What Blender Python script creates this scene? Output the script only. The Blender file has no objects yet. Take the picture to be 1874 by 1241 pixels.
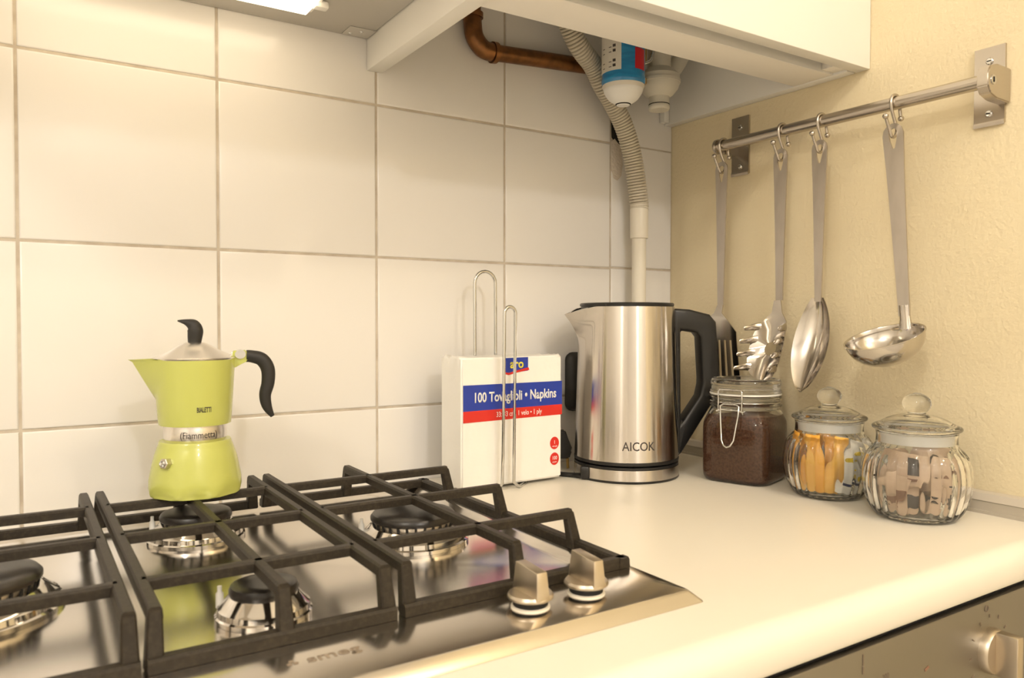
import bpy, bmesh, math, random
from mathutils import Vector, Matrix
from math import pi, sin, cos, radians, sqrt, atan2, acos
random.seed(7)
S = bpy.context.scene
COL = S.collection

# ------------------------------------------------------------------ camera
YAW, PIT, ROL, FPX = radians(32.6891), radians(-1.42292), radians(0.0605), 1409.88
fwd = Vector((sin(YAW)*cos(PIT), cos(YAW)*cos(PIT), sin(PIT)))
rgt = Vector((cos(YAW), -sin(YAW), 0)); upv = rgt.cross(fwd)
r2 = rgt*cos(ROL)+upv*sin(ROL); u2 = upv*cos(ROL)-rgt*sin(ROL)
cd = bpy.data.cameras.new('camera'); cam = bpy.data.objects.new('camera', cd); COL.objects.link(cam)
m3 = Matrix((r2, u2, -fwd)).transposed()
cam.matrix_world = Matrix.Translation((-0.93434, -0.95638, 0.22)) @ m3.to_4x4()
cd.sensor_width = 36; cd.sensor_fit = 'HORIZONTAL'; cd.lens = FPX*36/1874; cd.clip_start = 0.02
cd.dof.use_dof = True; cd.dof.focus_distance = 1.08; cd.dof.aperture_fstop = 11
S.camera = cam
# ------------------------------------------------------------------ world, light levels, exposure
W = bpy.data.worlds.new('world'); S.world = W; W.use_nodes = True
W.node_tree.nodes['Background'].inputs[0].default_value = (1, .9, .75, 1)
W.node_tree.nodes['Background'].inputs[1].default_value = .2
LAMP_POS = (-.83, -2.55, 1.36); LAMP_W = 39; LAMP_COL = (1, .945, .885)      # ceiling globe in the middle of the room
FILL_POS = (-2.0, -1.5, 1.36); FILL_W = 33                               # fill lamp by the left wall, added for general brightening
LAMP3_POS = (-.27, -1.50, 1.36); LAMP3_W = 15                                # small bulb close to the right wall
HOOD_W = 5.5; HOOD_COL = (1, .84, .60)                                     # strip lamp under the cooker hood
S.view_settings.view_transform = 'Standard'; S.view_settings.look = 'None'
S.view_settings.exposure = -0.03; S.view_settings.gamma = 1.0; S.view_settings.use_curve_mapping = False
S.cycles.max_bounces = 11; S.cycles.transmission_bounces = 11; S.cycles.transparent_max_bounces = 16; S.cycles.glossy_bounces = 5
S.cycles.diffuse_bounces = 4; S.cycles.use_adaptive_sampling = True; S.cycles.adaptive_threshold = .03
S.cycles.sample_clamp_indirect = 6; S.cycles.blur_glossy = 0.6

# ------------------------------------------------------------------ materials
MATS = {}
def mat(name, col, rough=.5, metal=0, bump=None, var=None, trans=0, ior=1.45, emit=None, es=0, aniso=0, coat=0, sub=0, spec=.5, noise3=None):
    m = bpy.data.materials.new(name); m.use_nodes = True
    nt = m.node_tree; b = nt.nodes['Principled BSDF']
    b.inputs['Base Color'].default_value = (*col, 1); b.inputs['Roughness'].default_value = rough
    b.inputs['Metallic'].default_value = metal; b.inputs['IOR'].default_value = ior
    b.inputs['Transmission Weight'].default_value = trans
    b.inputs['Specular IOR Level'].default_value = spec
    b.inputs['Coat Weight'].default_value = coat
    if emit: b.inputs['Emission Color'].default_value = (*emit, 1); b.inputs['Emission Strength'].default_value = es
    tc = nt.nodes.new('ShaderNodeTexCoord')
    if aniso:
        b.inputs['Anisotropic'].default_value = aniso; b.inputs['Anisotropic Rotation'].default_value = .25
        tg = nt.nodes.new('ShaderNodeTangent'); tg.direction_type = 'RADIAL'; tg.axis = 'Z'
        nt.links.new(tg.outputs[0], b.inputs['Tangent'])
    def tex(scale, detail, stretch):
        n = nt.nodes.new('ShaderNodeTexNoise'); n.inputs['Scale'].default_value = scale; n.inputs['Detail'].default_value = detail
        if stretch:
            mp = nt.nodes.new('ShaderNodeMapping'); mp.inputs['Scale'].default_value = stretch
            nt.links.new(tc.outputs['Object'], mp.inputs[0]); nt.links.new(mp.outputs[0], n.inputs['Vector'])
        else: nt.links.new(tc.outputs['Object'], n.inputs['Vector'])
        return n
    if bump:   # (scale, strength, distance, detail, stretch)
        n = tex(bump[0], bump[3] if len(bump) > 3 else 3, bump[4] if len(bump) > 4 else None)
        bp = nt.nodes.new('ShaderNodeBump'); bp.inputs['Strength'].default_value = bump[1]; bp.inputs['Distance'].default_value = bump[2]
        nt.links.new(n.outputs[0], bp.inputs['Height']); nt.links.new(bp.outputs[0], b.inputs['Normal'])
    if var:    # (scale, colour2, lo, hi, stretch)
        n = tex(var[0], 4, var[4] if len(var) > 4 else None)
        r = nt.nodes.new('ShaderNodeValToRGB'); r.color_ramp.elements[0].position = var[2]; r.color_ramp.elements[1].position = var[3]
        r.color_ramp.elements[0].color = (*col, 1); r.color_ramp.elements[1].color = (*var[1], 1)
        nt.links.new(n.outputs[0], r.inputs[0]); nt.links.new(r.outputs[0], b.inputs['Base Color'])
    MATS[name] = m
    return m
mat('tile', (.83, .803, .768), .16, bump=(9, .10, .002, 1), spec=.5)
mat('grout', (.50, .43, .345), .9, bump=(400, .4, .0006), var=(40, (.68, .61, .51), .35, .7))
mat('plaster_cream', (.80, .685, .46), .75, bump=(190, .55, .0016, 4), var=(6, (.84, .73, .50), .35, .7))
mat('wall_white', (.82, .80, .765), .8)
mat('floor', (.64, .60, .54), .5)
mat('laminate', (.85, .80, .695), .32, var=(3, (.83, .775, .665), .4, .7), spec=.35)
mat('cab_white', (.86, .84, .79), .35)
mat('cab_inner', (.90, .86, .79), .6, bump=(500, .12, .0003))
mat('hood_metal', (.55, .52, .47), .42, bump=(500, .1, .0003))
mat('steel', (.74, .70, .65), .17, 1, bump=(60, .03, .0003, 3, (1, 40, 1)), var=(5, (.68, .645, .60), .35, .75))
mat('steel_pol', (.68, .65, .61), .09, 1)
mat('steel_util', (.60, .565, .52), .15, 1, var=(30, (.54, .50, .46), .4, .8))
mat('steel_handle', (.56, .52, .475), .34, 1, bump=(40, .06, .0003, 3, (1, 1, .05)), var=(60, (.48, .44, .40), .45, .8, (1, 1, .3)))
mat('kettle_steel', (.64, .60, .555), .19, 1, aniso=1.0, bump=(160, .06, .0003, 2, (1, 1, .01)))
mat('rail_steel', (.52, .475, .42), .27, 1)
mat('chrome', (.62, .62, .61), .08, 1)
mat('alu', (.78, .75, .71), .26, 1, aniso=.5)
mat('alu_dull', (.62, .58, .52), .36, 1, var=(60, (.46, .42, .36), .4, .8))
mat('knob_metal', (.64, .565, .46), .33, 1)
mat('iron', (.022, .0165, .0108), .46, spec=.35, bump=(700, .3, .0005), var=(300, (.042, .032, .020), .45, .75))
mat('cap_black', (.017, .014, .012), .30, bump=(500, .12, .0003), var=(25, (.050, .038, .024), .5, .8))
mat('black_plastic', (.016, .015, .014), .34)
mat('black_matte', (.022, .020, .018), .55, bump=(900, .2, .0002))
mat('dark', (.012, .011, .010), .8)
mat('green', (.54, .57, .14), .26, coat=.35, bump=(800, .04, .0003))
mat('glass', (.985, .99, .975), .0, trans=1, ior=1.47)
mat('gasket', (.93, .91, .87), .45, trans=.12)
mat('rubber_white', (.86, .84, .78), .5)
mat('coffee', (.15, .066, .034), .85, bump=(500, .8, .0012), var=(350, (.085, .036, .019), .4, .65))
mat('sachet_orange', (.93, .47, .06), .4, bump=(60, .5, .002), var=(35, (.78, .34, .035), .42, .7))
mat('sachet_amber', (.95, .56, .12), .4, bump=(60, .5, .002), var=(35, (.86, .42, .06), .42, .7))
mat('sachet_white', (.93, .91, .86), .4, bump=(60, .5, .002))
mat('sachet_kraft', (.66, .50, .37), .7, bump=(70, .5, .002), var=(30, (.58, .43, .31), .4, .7))
mat('ink_dark', (.055, .045, .042), .6)
mat('logo_grey', (.30, .24, .18), .5)
mat('ink_navy', (.02, .03, .12), .5)
mat('ink_yellow', (.82, .62, .05), .5)
mat('ink_brown', (.26, .14, .09), .6)
mat('napkin_wrap', (.91, .885, .83), .28, bump=(28, .5, .004, 3), spec=.5)
mat('print_blue', (.022, .05, .36), .32)
mat('print_red', (.66, .03, .02), .35)
mat('print_white', (.88, .87, .84), .4)
mat('print_yellow', (.90, .80, .06), .4)
mat('copper', (.27, .125, .05), .40, 1, bump=(120, .3, .0008), var=(60, (.15, .075, .035), .4, .7))
mat('brass', (.62, .43, .16), .35, 1)
mat('hose', (.62, .56, .45), .45)
mat('pvc', (.84, .78, .66), .38)
mat('fitting_white', (.74, .70, .60), .45)
mat('filter_blue', (.02, .22, .52), .12, coat=.5, var=(30, (.03, .33, .66), .4, .7, (1, 1, 6)))
mat('filter_label', (.78, .74, .66), .5)
mat('filter_salt', (.90, .89, .86), .6)
mat('label_red', (.60, .02, .03), .4)
mat('trim_grey', (.50, .45, .37), .5)
mat('trim_lip', (.60, .54, .45), .4)
mat('oven_steel', (.30, .285, .26), .36, 1, bump=(300, .08, .0004, 3, (20, 1, 1)))
mat('oven_print', (.20, .15, .11), .5)
mat('plaster_rough', (.70, .62, .53), .95, bump=(160, .9, .003))
mat('glow_hood', (1, .9, .75), .5, emit=HOOD_COL, es=HOOD_W)
mat('lamp_cover', (.93, .90, .84), .15, trans=.6)

# ------------------------------------------------------------------ helpers
def fin(name, bm, m, parent=None, smooth=None, loc=None, rotz=None):
    me = bpy.data.meshes.new(name)
    bmesh.ops.recalc_face_normals(bm, faces=bm.faces[:])
    bm.to_mesh(me); bm.free()
    if m: me.materials.append(MATS[m])
    if smooth is not None:
        me.polygons.foreach_set('use_smooth', [True]*len(me.polygons))
        if smooth > 0: me.set_sharp_from_angle(angle=radians(smooth))
    o = bpy.data.objects.new(name, me); COL.objects.link(o)
    if parent: o.parent = parent
    if loc is not None: o.location = loc
    if rotz is not None: o.rotation_euler = (0, 0, rotz)
    return o
def thing(name, label, cat, loc=(0, 0, 0), rotz=0, group=None):
    o = bpy.data.objects.new(name, None); COL.objects.link(o); o.empty_display_size = .02
    o.location = loc; o.rotation_euler = (0, 0, rotz)
    return tag(o, label, cat, group)
def tag(o, label=None, cat=None, group=None, kind=None):
    if label: o['label'] = label
    if cat: o['category'] = cat
    if group: o['group'] = group
    if kind: o['kind'] = kind
    return o
def dup(o, parent=None):
    c = o.copy(); COL.objects.link(c); c.parent = parent
    for ch in list(o.children): dup(ch, c)
    return c
def box(bm, x0, x1, y0, y1, z0, z1, bev=0, seg=2):
    vs = [bm.verts.new(p) for p in ((x0,y0,z0),(x1,y0,z0),(x1,y1,z0),(x0,y1,z0),(x0,y0,z1),(x1,y0,z1),(x1,y1,z1),(x0,y1,z1))]
    fs = [bm.faces.new([vs[i] for i in q]) for q in ((0,3,2,1),(4,5,6,7),(0,1,5,4),(1,2,6,5),(2,3,7,6),(3,0,4,7))]
    if bev:
        es = list({e for f in fs for e in f.edges})
        bmesh.ops.bevel(bm, geom=es, offset=bev, segments=seg, profile=.5, affect='EDGES')
def B(name, m, parent, x0, x1, y0, y1, z0, z1, bev=0, seg=2):
    bm = bmesh.new(); box(bm, x0, x1, y0, y1, z0, z1, bev, seg)
    return fin(name, bm, m, parent, 35 if bev else None)
def lathe(bm, prof, n=48, fn=None, close=False, cap0=True, cap1=True):
    """prof: list of (r,z); fn(theta,r,z)->(x,y,z)"""
    rings = []
    for r, z in prof:
        if r < 1e-6: rings.append([bm.verts.new(fn(0, 0, z) if fn else (0, 0, z))]); continue
        ring = []
        for k in range(n):
            t = 2*pi*k/n
            ring.append(bm.verts.new(fn(t, r, z) if fn else (r*cos(t), r*sin(t), z)))
        rings.append(ring)
    pairs = list(zip(rings, rings[1:])) + ([(rings[-1], rings[0])] if close else [])
    for a, b in pairs:
        for k in range(n):
            k2 = (k+1) % n
            if len(a) == 1 and len(b) == 1: break
            if len(a) == 1: bm.faces.new((a[0], b[k], b[k2]))
            elif len(b) == 1: bm.faces.new((a[k], a[k2], b[0]))
            else: bm.faces.new((a[k], a[k2], b[k2], b[k]))
    if not close:
        if cap0 and len(rings[0]) > 1: bm.faces.new(rings[0])
        if cap1 and len(rings[-1]) > 1: bm.faces.new(rings[-1])
def L(name, m, parent, prof, n=48, fn=None, close=False, smooth=40, loc=None, cap0=True, cap1=True):
    bm = bmesh.new(); lathe(bm, prof, n, fn, close, cap0, cap1)
    return fin(name, bm, m, parent, smooth, loc)
def catmull(pts, n):
    P = [Vector(p) for p in pts]; out = []
    for i in range(len(P)-1):
        p0 = P[max(i-1, 0)]; p1 = P[i]; p2 = P[i+1]; p3 = P[min(i+2, len(P)-1)]
        for k in range(n):
            t = k/n
            out.append(.5*((2*p1)+(p2-p0)*t+(2*p0-5*p1+4*p2-p3)*t*t+(3*p1-p0-3*p2+p3)*t**3))
    out.append(P[-1].copy()); return out
def tube(bm, pts, rad, n=10, closed=False, flat=None, up=None):
    """rad: number or list; flat: (sx,sy) section scale"""
    P = [Vector(p) for p in pts]; N = len(P)
    R = rad if isinstance(rad, (list, tuple)) else [rad]*N
    T = []
    for i in range(N):
        a = P[(i-1) % N] if (closed or i > 0) else P[i]; b = P[(i+1) % N] if (closed or i < N-1) else P[i]
        T.append((b-a).normalized())
    u = Vector(up) if up else (Vector((0, 0, 1)) if abs(T[0].z) < .9 else Vector((1, 0, 0)))
    u = (u-T[0]*u.dot(T[0])).normalized(); rings = []
    for i in range(N):
        u = (u-T[i]*u.dot(T[i])).normalized(); v = T[i].cross(u)
        fx, fy = flat or (1, 1)
        rings.append([bm.verts.new(P[i]+(u*cos(2*pi*k/n)*fx+v*sin(2*pi*k/n)*fy)*R[i]) for k in range(n)])
    for i in range(N if closed else N-1):
        a, b = rings[i], rings[(i+1) % N]
        for k in range(n): bm.faces.new((a[k], a[(k+1) % n], b[(k+1) % n], b[k]))
    if not closed: bm.faces.new(rings[0]); bm.faces.new(rings[-1])
def T_(name, m, parent, pts, rad, n=10, closed=False, sm=0, flat=None, up=None):
    if sm:
        N = len(pts)
        if isinstance(rad, (list, tuple)):
            rad = [v.x for v in catmull([(r, 0, 0) for r in rad], sm)]
        pts = catmull(pts, sm)
    bm = bmesh.new(); tube(bm, pts, rad, n, closed, flat, up)
    return fin(name, bm, m, parent, 50)
def prism(bm, poly, a, b, fn):
    """poly of 2-D points, extruded between a and b; fn(u,v,w)->xyz"""
    A = [bm.verts.new(fn(u, v, a)) for u, v in poly]; C = [bm.verts.new(fn(u, v, b)) for u, v in poly]
    bm.faces.new(A); bm.faces.new(C[::-1])
    for i in range(len(poly)): j = (i+1) % len(poly); bm.faces.new((A[i], A[j], C[j], C[i]))
def plate(name, m, parent, quads, th, fn, bev=0, smooth=35):
    """sheet made of 2-D polygons sharing points, thickened; fn(u,v,w)->xyz, w=+-th/2"""
    bm = bmesh.new(); vt = {}
    def V(p, w):
        k = (round(p[0], 6), round(p[1], 6), w)
        if k not in vt: vt[k] = bm.verts.new(fn(p[0], p[1], w*th/2))
        return vt[k]
    cnt = {}
    for q in quads:
        bm.faces.new([V(p, 1) for p in q]); bm.faces.new([V(p, -1) for p in q[::-1]])
        for i in range(len(q)):
            a = tuple(round(c, 6) for c in q[i]); b = tuple(round(c, 6) for c in q[(i+1) % len(q)])
            cnt.setdefault(frozenset((a, b)), []).append((a, b))
    for k, l in cnt.items():
        if len(l) == 1 and len(k) == 2:
            a, b = l[0]; bm.faces.new((V(a, 1), V(a, -1), V(b, -1), V(b, 1)))
    return fin(name, bm, m, parent, smooth)
def ring_quads(outer, inner):
    n = len(outer); return [[outer[i], outer[(i+1) % n], inner[(i+1) % n], inner[i]] for i in range(n)]
def text(name, s, size, m, parent, fn, bold=0, sx=1, depth=.0002, align='CENTER'):
    cu = bpy.data.curves.new('t', 'FONT'); cu.body = s; cu.size = size; cu.align_x = align; cu.align_y = 'CENTER'
    cu.offset = bold; cu.resolution_u = 3
    ob = bpy.data.objects.new('t', cu); COL.objects.link(ob)
    dg = bpy.context.evaluated_depsgraph_get(); me = bpy.data.meshes.new_from_object(ob.evaluated_get(dg))
    bpy.data.objects.remove(ob); bpy.data.curves.remove(cu)
    bm = bmesh.new(); bm.from_mesh(me); bpy.data.meshes.remove(me)
    bmesh.ops.remove_doubles(bm, verts=bm.verts[:], dist=1e-6)
    bmesh.ops.subdivide_edges(bm, edges=[e for e in bm.edges if e.calc_length() > size*.35], cuts=2) if size > .004 else None
    top = bmesh.ops.extrude_face_region(bm, geom=bm.faces[:])
    tv = {v for v in top['geom'] if isinstance(v, bmesh.types.BMVert)}
    for v in bm.verts: v.co = Vector(fn(v.co.x*sx, v.co.y, depth if v in tv else 0))
    return fin(name, bm, m, parent)
def disc_poly(r, n=24, cx=0, cy=0): return [(cx+r*cos(2*pi*k/n), cy+r*sin(2*pi*k/n)) for k in range(n)]
def struct(o): o['kind'] = 'structure'; return o
def smooth_prof(p, n=6): return [(max(v.x, 0), v.y) for v in catmull([(a, b, 0) for a, b in p], n)]

# ------------------------------------------------------------------ room shell
ZF, ZC, XL, YF = -.90, 1.62, -2.7, -3.3
struct(B('floor', 'floor', None, XL, 0, YF, .1, ZF-.05, ZF))
struct(B('ceiling', 'wall_white', None, XL, 0, YF, .1, ZC, ZC+.05))
struct(B('wall_left', 'wall_white', None, XL-.1, XL, YF, .1, ZF, ZC))
struct(B('wall_front', 'wall_white', None, XL, 0, YF-.1, YF, ZF, ZC))
struct(B('wall_right', 'plaster_cream', None, 0, .1, YF-.1, .1, ZF, ZC))
wb = struct(B('wall_back', 'grout', None, XL, 0, .0014, .1, ZF, ZC))
# ceramic tiles, each a part of the back wall
XS = [0] + [-.1331-.2*k for k in range(9)]; ZS = [-.05, .1028, .3028, .5028, .7028, .9028]
rnd = random.Random(3)
for i in range(len(XS)-1):
    for j in range(len(ZS)-1):
        x1, x0 = XS[i]-.0014, XS[i+1]+.0014; z0, z1 = ZS[j]+.0014, ZS[j+1]-.0014
        dz = .0012 if i == 0 and j in (1, 2) else 0
        bm = bmesh.new(); a = rnd.uniform(-.0003, .0003)
        if i == 0 and j == 3:      # broken corner behind the drain hose
            poly = [(x0+.028, z0), (x1, z0), (x1, z1), (x0, z1), (x0, z0+.062), (x0+.006, z0+.058), (x0+.010, z0+.040), (x0+.017, z0+.028), (x0+.021, z0+.012)]
            prism(bm, poly, a, .006, lambda u, v, w: (u, w, v))
        else:
            if i == 0: x1 = -.0005
            box(bm, x0, x1, a, .006, z0+dz, z1+dz)
            es = [e for e in bm.edges if all(abs(v.co.y-a) < 1e-7 for v in e.verts)]
            bmesh.ops.bevel(bm, geom=es, offset=.0022, segments=3, profile=.6, affect='EDGES')
        fin('tile', bm, 'tile', wb, 50)
# the broken hole and the crumbling plaster patch next to it
bm = bmesh.new()
prism(bm, [(-.131, .512), (-.121, .502), (-.108, .5045), (-.108, .530), (-.116, .545), (-.122, .562), (-.1335, .566)], .0004, .0013, lambda u, v, w: (u, w, v))
fin('plaster_hole', bm, 'dark', wb)
bm = bmesh.new()
pp = [(-.1325, .505), (-.126, .510), (-.118, .503), (-.112, .494), (-.109, .470), (-.112, .452), (-.120, .444), (-.128, .447), (-.1325, .462)]
prism(bm, pp, -.0008, .001, lambda u, v, w: (u, w, v)); fin('plaster_patch', bm, 'plaster_rough', wb)
# low strip along the foot of the right wall
bm = bmesh.new()
prism(bm, [(-.0005, 0), (-.0125, 0), (-.0125, .0035), (-.011, .004), (-.011, .0135), (-.0075, .0225), (-.0005, .0235)], -.60, -.0005, lambda u, v, w: (u, w, v))
tr = struct(fin('trim_1', bm, 'trim_grey'))
bm = bmesh.new()
prism(bm, [(-.0112, .0145), (-.0122, .0150), (-.0088, .0230), (-.0005, .0245), (-.0005, .0236), (-.0074, .0226)], -.60, -.0006, lambda u, v, w: (u, w, v))
fin('lip', bm, 'trim_lip', tr)

# ------------------------------------------------------------------ worktop, oven, base cabinet
bm = bmesh.new()
prof = [(-.0005, 0), (-.584, 0)] + [(-.584-.016*sin(a), -.016+.016*cos(a)) for a in [pi/2*k/8 for k in range(1, 9)]] + [(-.600, -.030), (-.597, -.0345), (-.0005, -.0345)]
prism(bm, prof, -1.75, -.0005, lambda u, v, w: (w, u, v))
tag(fin('countertop', bm, 'laminate', None, 40), 'cream laminate worktop with a rounded front edge under the jars', 'countertop')

ov = thing('oven', 'built-in steel oven with a control panel below the worktop', 'oven', (-.30, -.588, -.64))
B('body', 'dark', ov, -.297, .297, .004, .55, 0, .60)
B('control_panel', 'oven_steel', ov, -.297, .297, -.004, .004, .44, .595, .002)
B('door', 'oven_steel', ov, -.297, .297, -.012, .004, .01, .435, .003)
h = T_('handle', 'rail_steel', ov, [(-.24, -.012, .385), (-.24, -.045, .385), (.24, -.045, .385), (.24, -.012, .385)], .007, 10)
def oven_knob(x, z, ang):
    k = bpy.data.objects.new
    bm = bmesh.new()
    lathe(bm, [(.0215, 0), (.0215, .006), (.0200, .0085), (0, .0085)], 36, lambda t, r, zz: (r*cos(t)+x, -.004-zz, r*sin(t)+z))
    kb = fin('knob', bm, 'knob_metal', ov, 40)
    bm = bmesh.new(); box(bm, -.0205, .0205, -.0275, -.008, -.0055, .0055, .0012)
    bmesh.ops.rotate(bm, verts=bm.verts[:], cent=(0, 0, 0), matrix=Matrix.Rotation(ang, 3, 'Y'))
    bmesh.ops.translate(bm, verts=bm.verts[:], vec=(x, -.004, z))
    fin('grip', bm, 'knob_metal', kb, 30)
oven_knob(.138, .5475, radians(90)); oven_knob(-.064, .546, radians(66)); oven_knob(-.22, .546, radians(90))
# small printed marks round the oven knobs
def mark(x, z, w, hh, ang=0, m='oven_print'):
    bm = bmesh.new(); box(bm, -w/2, w/2, -.0046, -.0041, -hh/2, hh/2)
    bmesh.ops.rotate(bm, verts=bm.verts[:], cent=(0, 0, 0), matrix=Matrix.Rotation(ang, 3, 'Y')); bmesh.ops.translate(bm, verts=bm.verts[:], vec=(x, 0, z))
    fin('printed_mark', bm, m, ov)
ovt = lambda x, z: (lambda u, v, w: (x+u, -.0041-w, z+v))
for a in range(-120, 121, 30):
    r = .034; mark(.138+r*sin(radians(a)), .546+r*cos(radians(a)), .0009, .0035, radians(a))
for a, s in ((-100, '50'), (-60, '100'), (60, '200'), (100, '250')):
    r = .037; text('printed_mark', s, .0065, 'oven_print', ov, ovt(-.064+r*sin(radians(a)), .546+r*cos(radians(a))))
mark(-.064, .5775, .0012, .006); mark(-.064, .586, .0008, .009)
mark(.030, .556, .0065, .0022, radians(-18), 'ink_brown')
bm = bmesh.new(); tube(bm, [(.132+.003*cos(t*pi/6), -.0043, .588+.003*sin(t*pi/6)) for t in range(12)], .0004, 6, True); fin('printed_mark', bm, 'oven_print', ov)
bc = thing('base_cabinet', 'white base cabinet under the hob beside the oven', 'cabinet', (-1.18, -.58, -.86))
B('carcass', 'cab_white', bc, -.57, .572, .0, .57, .0, .82)
for x in (-.57, .004): 
    d = B('door', 'cab_white', bc, x, x+.566, -.018, -.001, .06, .80, .002)
    B('handle', 'rail_steel', d, x+.24, x+.33, -.03, -.0185, .76, .77, .002)

# ------------------------------------------------------------------ gas hob
HX0, HX1 = -1.095, -.485
hob = thing('gas_hob', 'brushed steel gas hob set into the cream worktop', 'hob', (0, 0, 0))
def rrect(x0, x1, y0, y1, r, z, n=6):
    out = []
    for cx, cy, a0 in ((x1-r, y1-r, 0), (x0+r, y1-r, 90), (x0+r, y0+r, 180), (x1-r, y0+r, 270)):
        for k in range(n+1): a = radians(a0+90*k/n); out.append((cx+r*cos(a), cy+r*sin(a), z))
    return out
bm = bmesh.new()
loops = [rrect(HX0, HX1, -.536, -.045, .004, .0002), rrect(HX0+.0004, HX1-.0004, -.5356, -.0454, .004, .0010),
         rrect(HX0+.0085, HX1-.0085, -.5275, -.0535, .003, .0084), rrect(HX0+.0095, HX1-.0095, -.5262, -.0545, .004, .0090),
         rrect(HX0+.028, HX1-.028, -.446, -.062, .018, .0090), rrect(HX0+.031, HX1-.031, -.441, -.066, .018, .0078),
         rrect(HX0+.038, HX1-.038, -.430, -.073, .018, .0046), rrect(HX0+.042, HX1-.042, -.426, -.077, .018, .0040)]
rs = [[bm.verts.new(p) for p in l] for l in loops]
for a, b in zip(rs, rs[1:]):
    for k in range(len(a)): j = (k+1) % len(a); bm.faces.new((a[k], a[j], b[j], b[k]))
bm.faces.new(rs[-1]); bm.faces.new(rs[0][::-1])
fin('steel_tray', bm, 'steel', hob, 25)
tl = text('logo', 'smeg', .0170, 'logo_grey', hob, lambda u, v, w: (-.7690+u, -.4905+v*.8, .0091+w), bold=.0002, sx=1.0)
for x, r in ((-.793, .0017), (-.797, .0017), (-.795, .0017)):
    bm = bmesh.new(); prism(bm, disc_poly(r, 12, x, -.4910 if x != -.795 else -.4875), .0091, .0093, lambda u, v, w: (u, v, w)); fin('logo_dot', bm, 'logo_grey', hob)
def burner(x, y, rc, rb, cap_z):
    s = rc
    b = L('burner', 'steel_pol', hob, [(rb*1.04, 0), (rb*1.04, .0035), (rb, .0045), (rb*.985, .0085), (rb*.93, .010), (rc*1.02, .0165), (rc*.96, .0175), (0, .0175)], 48, loc=(x, y, .0041))
    # flame ring with slots
    bm = bmesh.new(); n = 72
    lathe(bm, [(rc*.90, .0172), (rc*.93, .019), (rc*.95, cap_z-.008), (0, cap_z-.008)], n)
    fin('flame_ring', bm, 'alu_dull', b, 40)
    for k in range(int(28*rc/.04)):
        t = 2*pi*k/int(28*rc/.04); bm = bmesh.new(); box(bm, rc*.925, rc*.958, -.0011, .0011, cap_z-.0125, cap_z-.0082)
        bmesh.ops.rotate(bm, verts=bm.verts[:], cent=(0, 0, 0), matrix=Matrix.Rotation(t, 3, 'Z')); fin('flame_slot', bm, 'dark', b)
    L('burner_cap', 'cap_black', b, [(rc*.96, cap_z-.0079), (rc, cap_z-.0065), (rc*1.0, cap_z-.004), (rc*.95, cap_z-.0012), (rc*.82, cap_z), (rc*.5, cap_z-.0006), (0, cap_z-.001)], 48)
    a = radians(150); px, py = rb*.97*cos(a), rb*.97*sin(a)
    L('igniter', 'rubber_white', b, [(.0028, .006), (.0028, .016), (.0016, .0175), (.0016, .0215), (0, .022)], 12, lambda t, r, z: (px+r*cos(t), py+r*sin(t), z))
    return b
burner(-.610, -.272, .0415, .052, .0290); burner(-.788, -.150, .0335, .044, .0275)
burner(-.785, -.388, .0245, .033, .0245); burner(-.970, -.272, .050, .062, .0295)
def hob_knob(x, y):
    kb = L('knob', 'knob_metal', hob, [(.0150, .0062), (.0172, .0078), (.0172, .0090), (.0160, .0108), (.0, .0112)], 40, loc=(x, y, .009), smooth=25)
    L('collar', 'pvc', kb, [(.0146, 0), (.0146, .0012), (.0128, .0020), (0, .0020)], 36)
    L('gap_ring', 'dark', kb, [(.0130, .0020), (.0134, .0064), (0, .0064)], 30)
    bm = bmesh.new()
    a = [(-.0058, -.0170, .0085), (.0058, -.0170, .0085), (.0058, .0160, .0085), (-.0058, .0160, .0085), (-.0044, -.0150, .0290), (.0044, -.0150, .0290), (.0044, .0135, .0310), (-.0044, .0135, .0310)]
    vs = [bm.verts.new(p) for p in a]
    for q in ((0,3,2,1),(4,5,6,7),(0,1,5,4),(1,2,6,5),(2,3,7,6),(3,0,4,7)): bm.faces.new([vs[i] for i in q])
    bmesh.ops.bevel(bm, geom=bm.edges[:], offset=.0007, segments=2, profile=.5, affect='EDGES')
    fin('grip', bm, 'knob_metal', kb, 30)
for x in (-.6190, -.5670, -.961, -1.013): hob_knob(x, -.4905)

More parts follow.
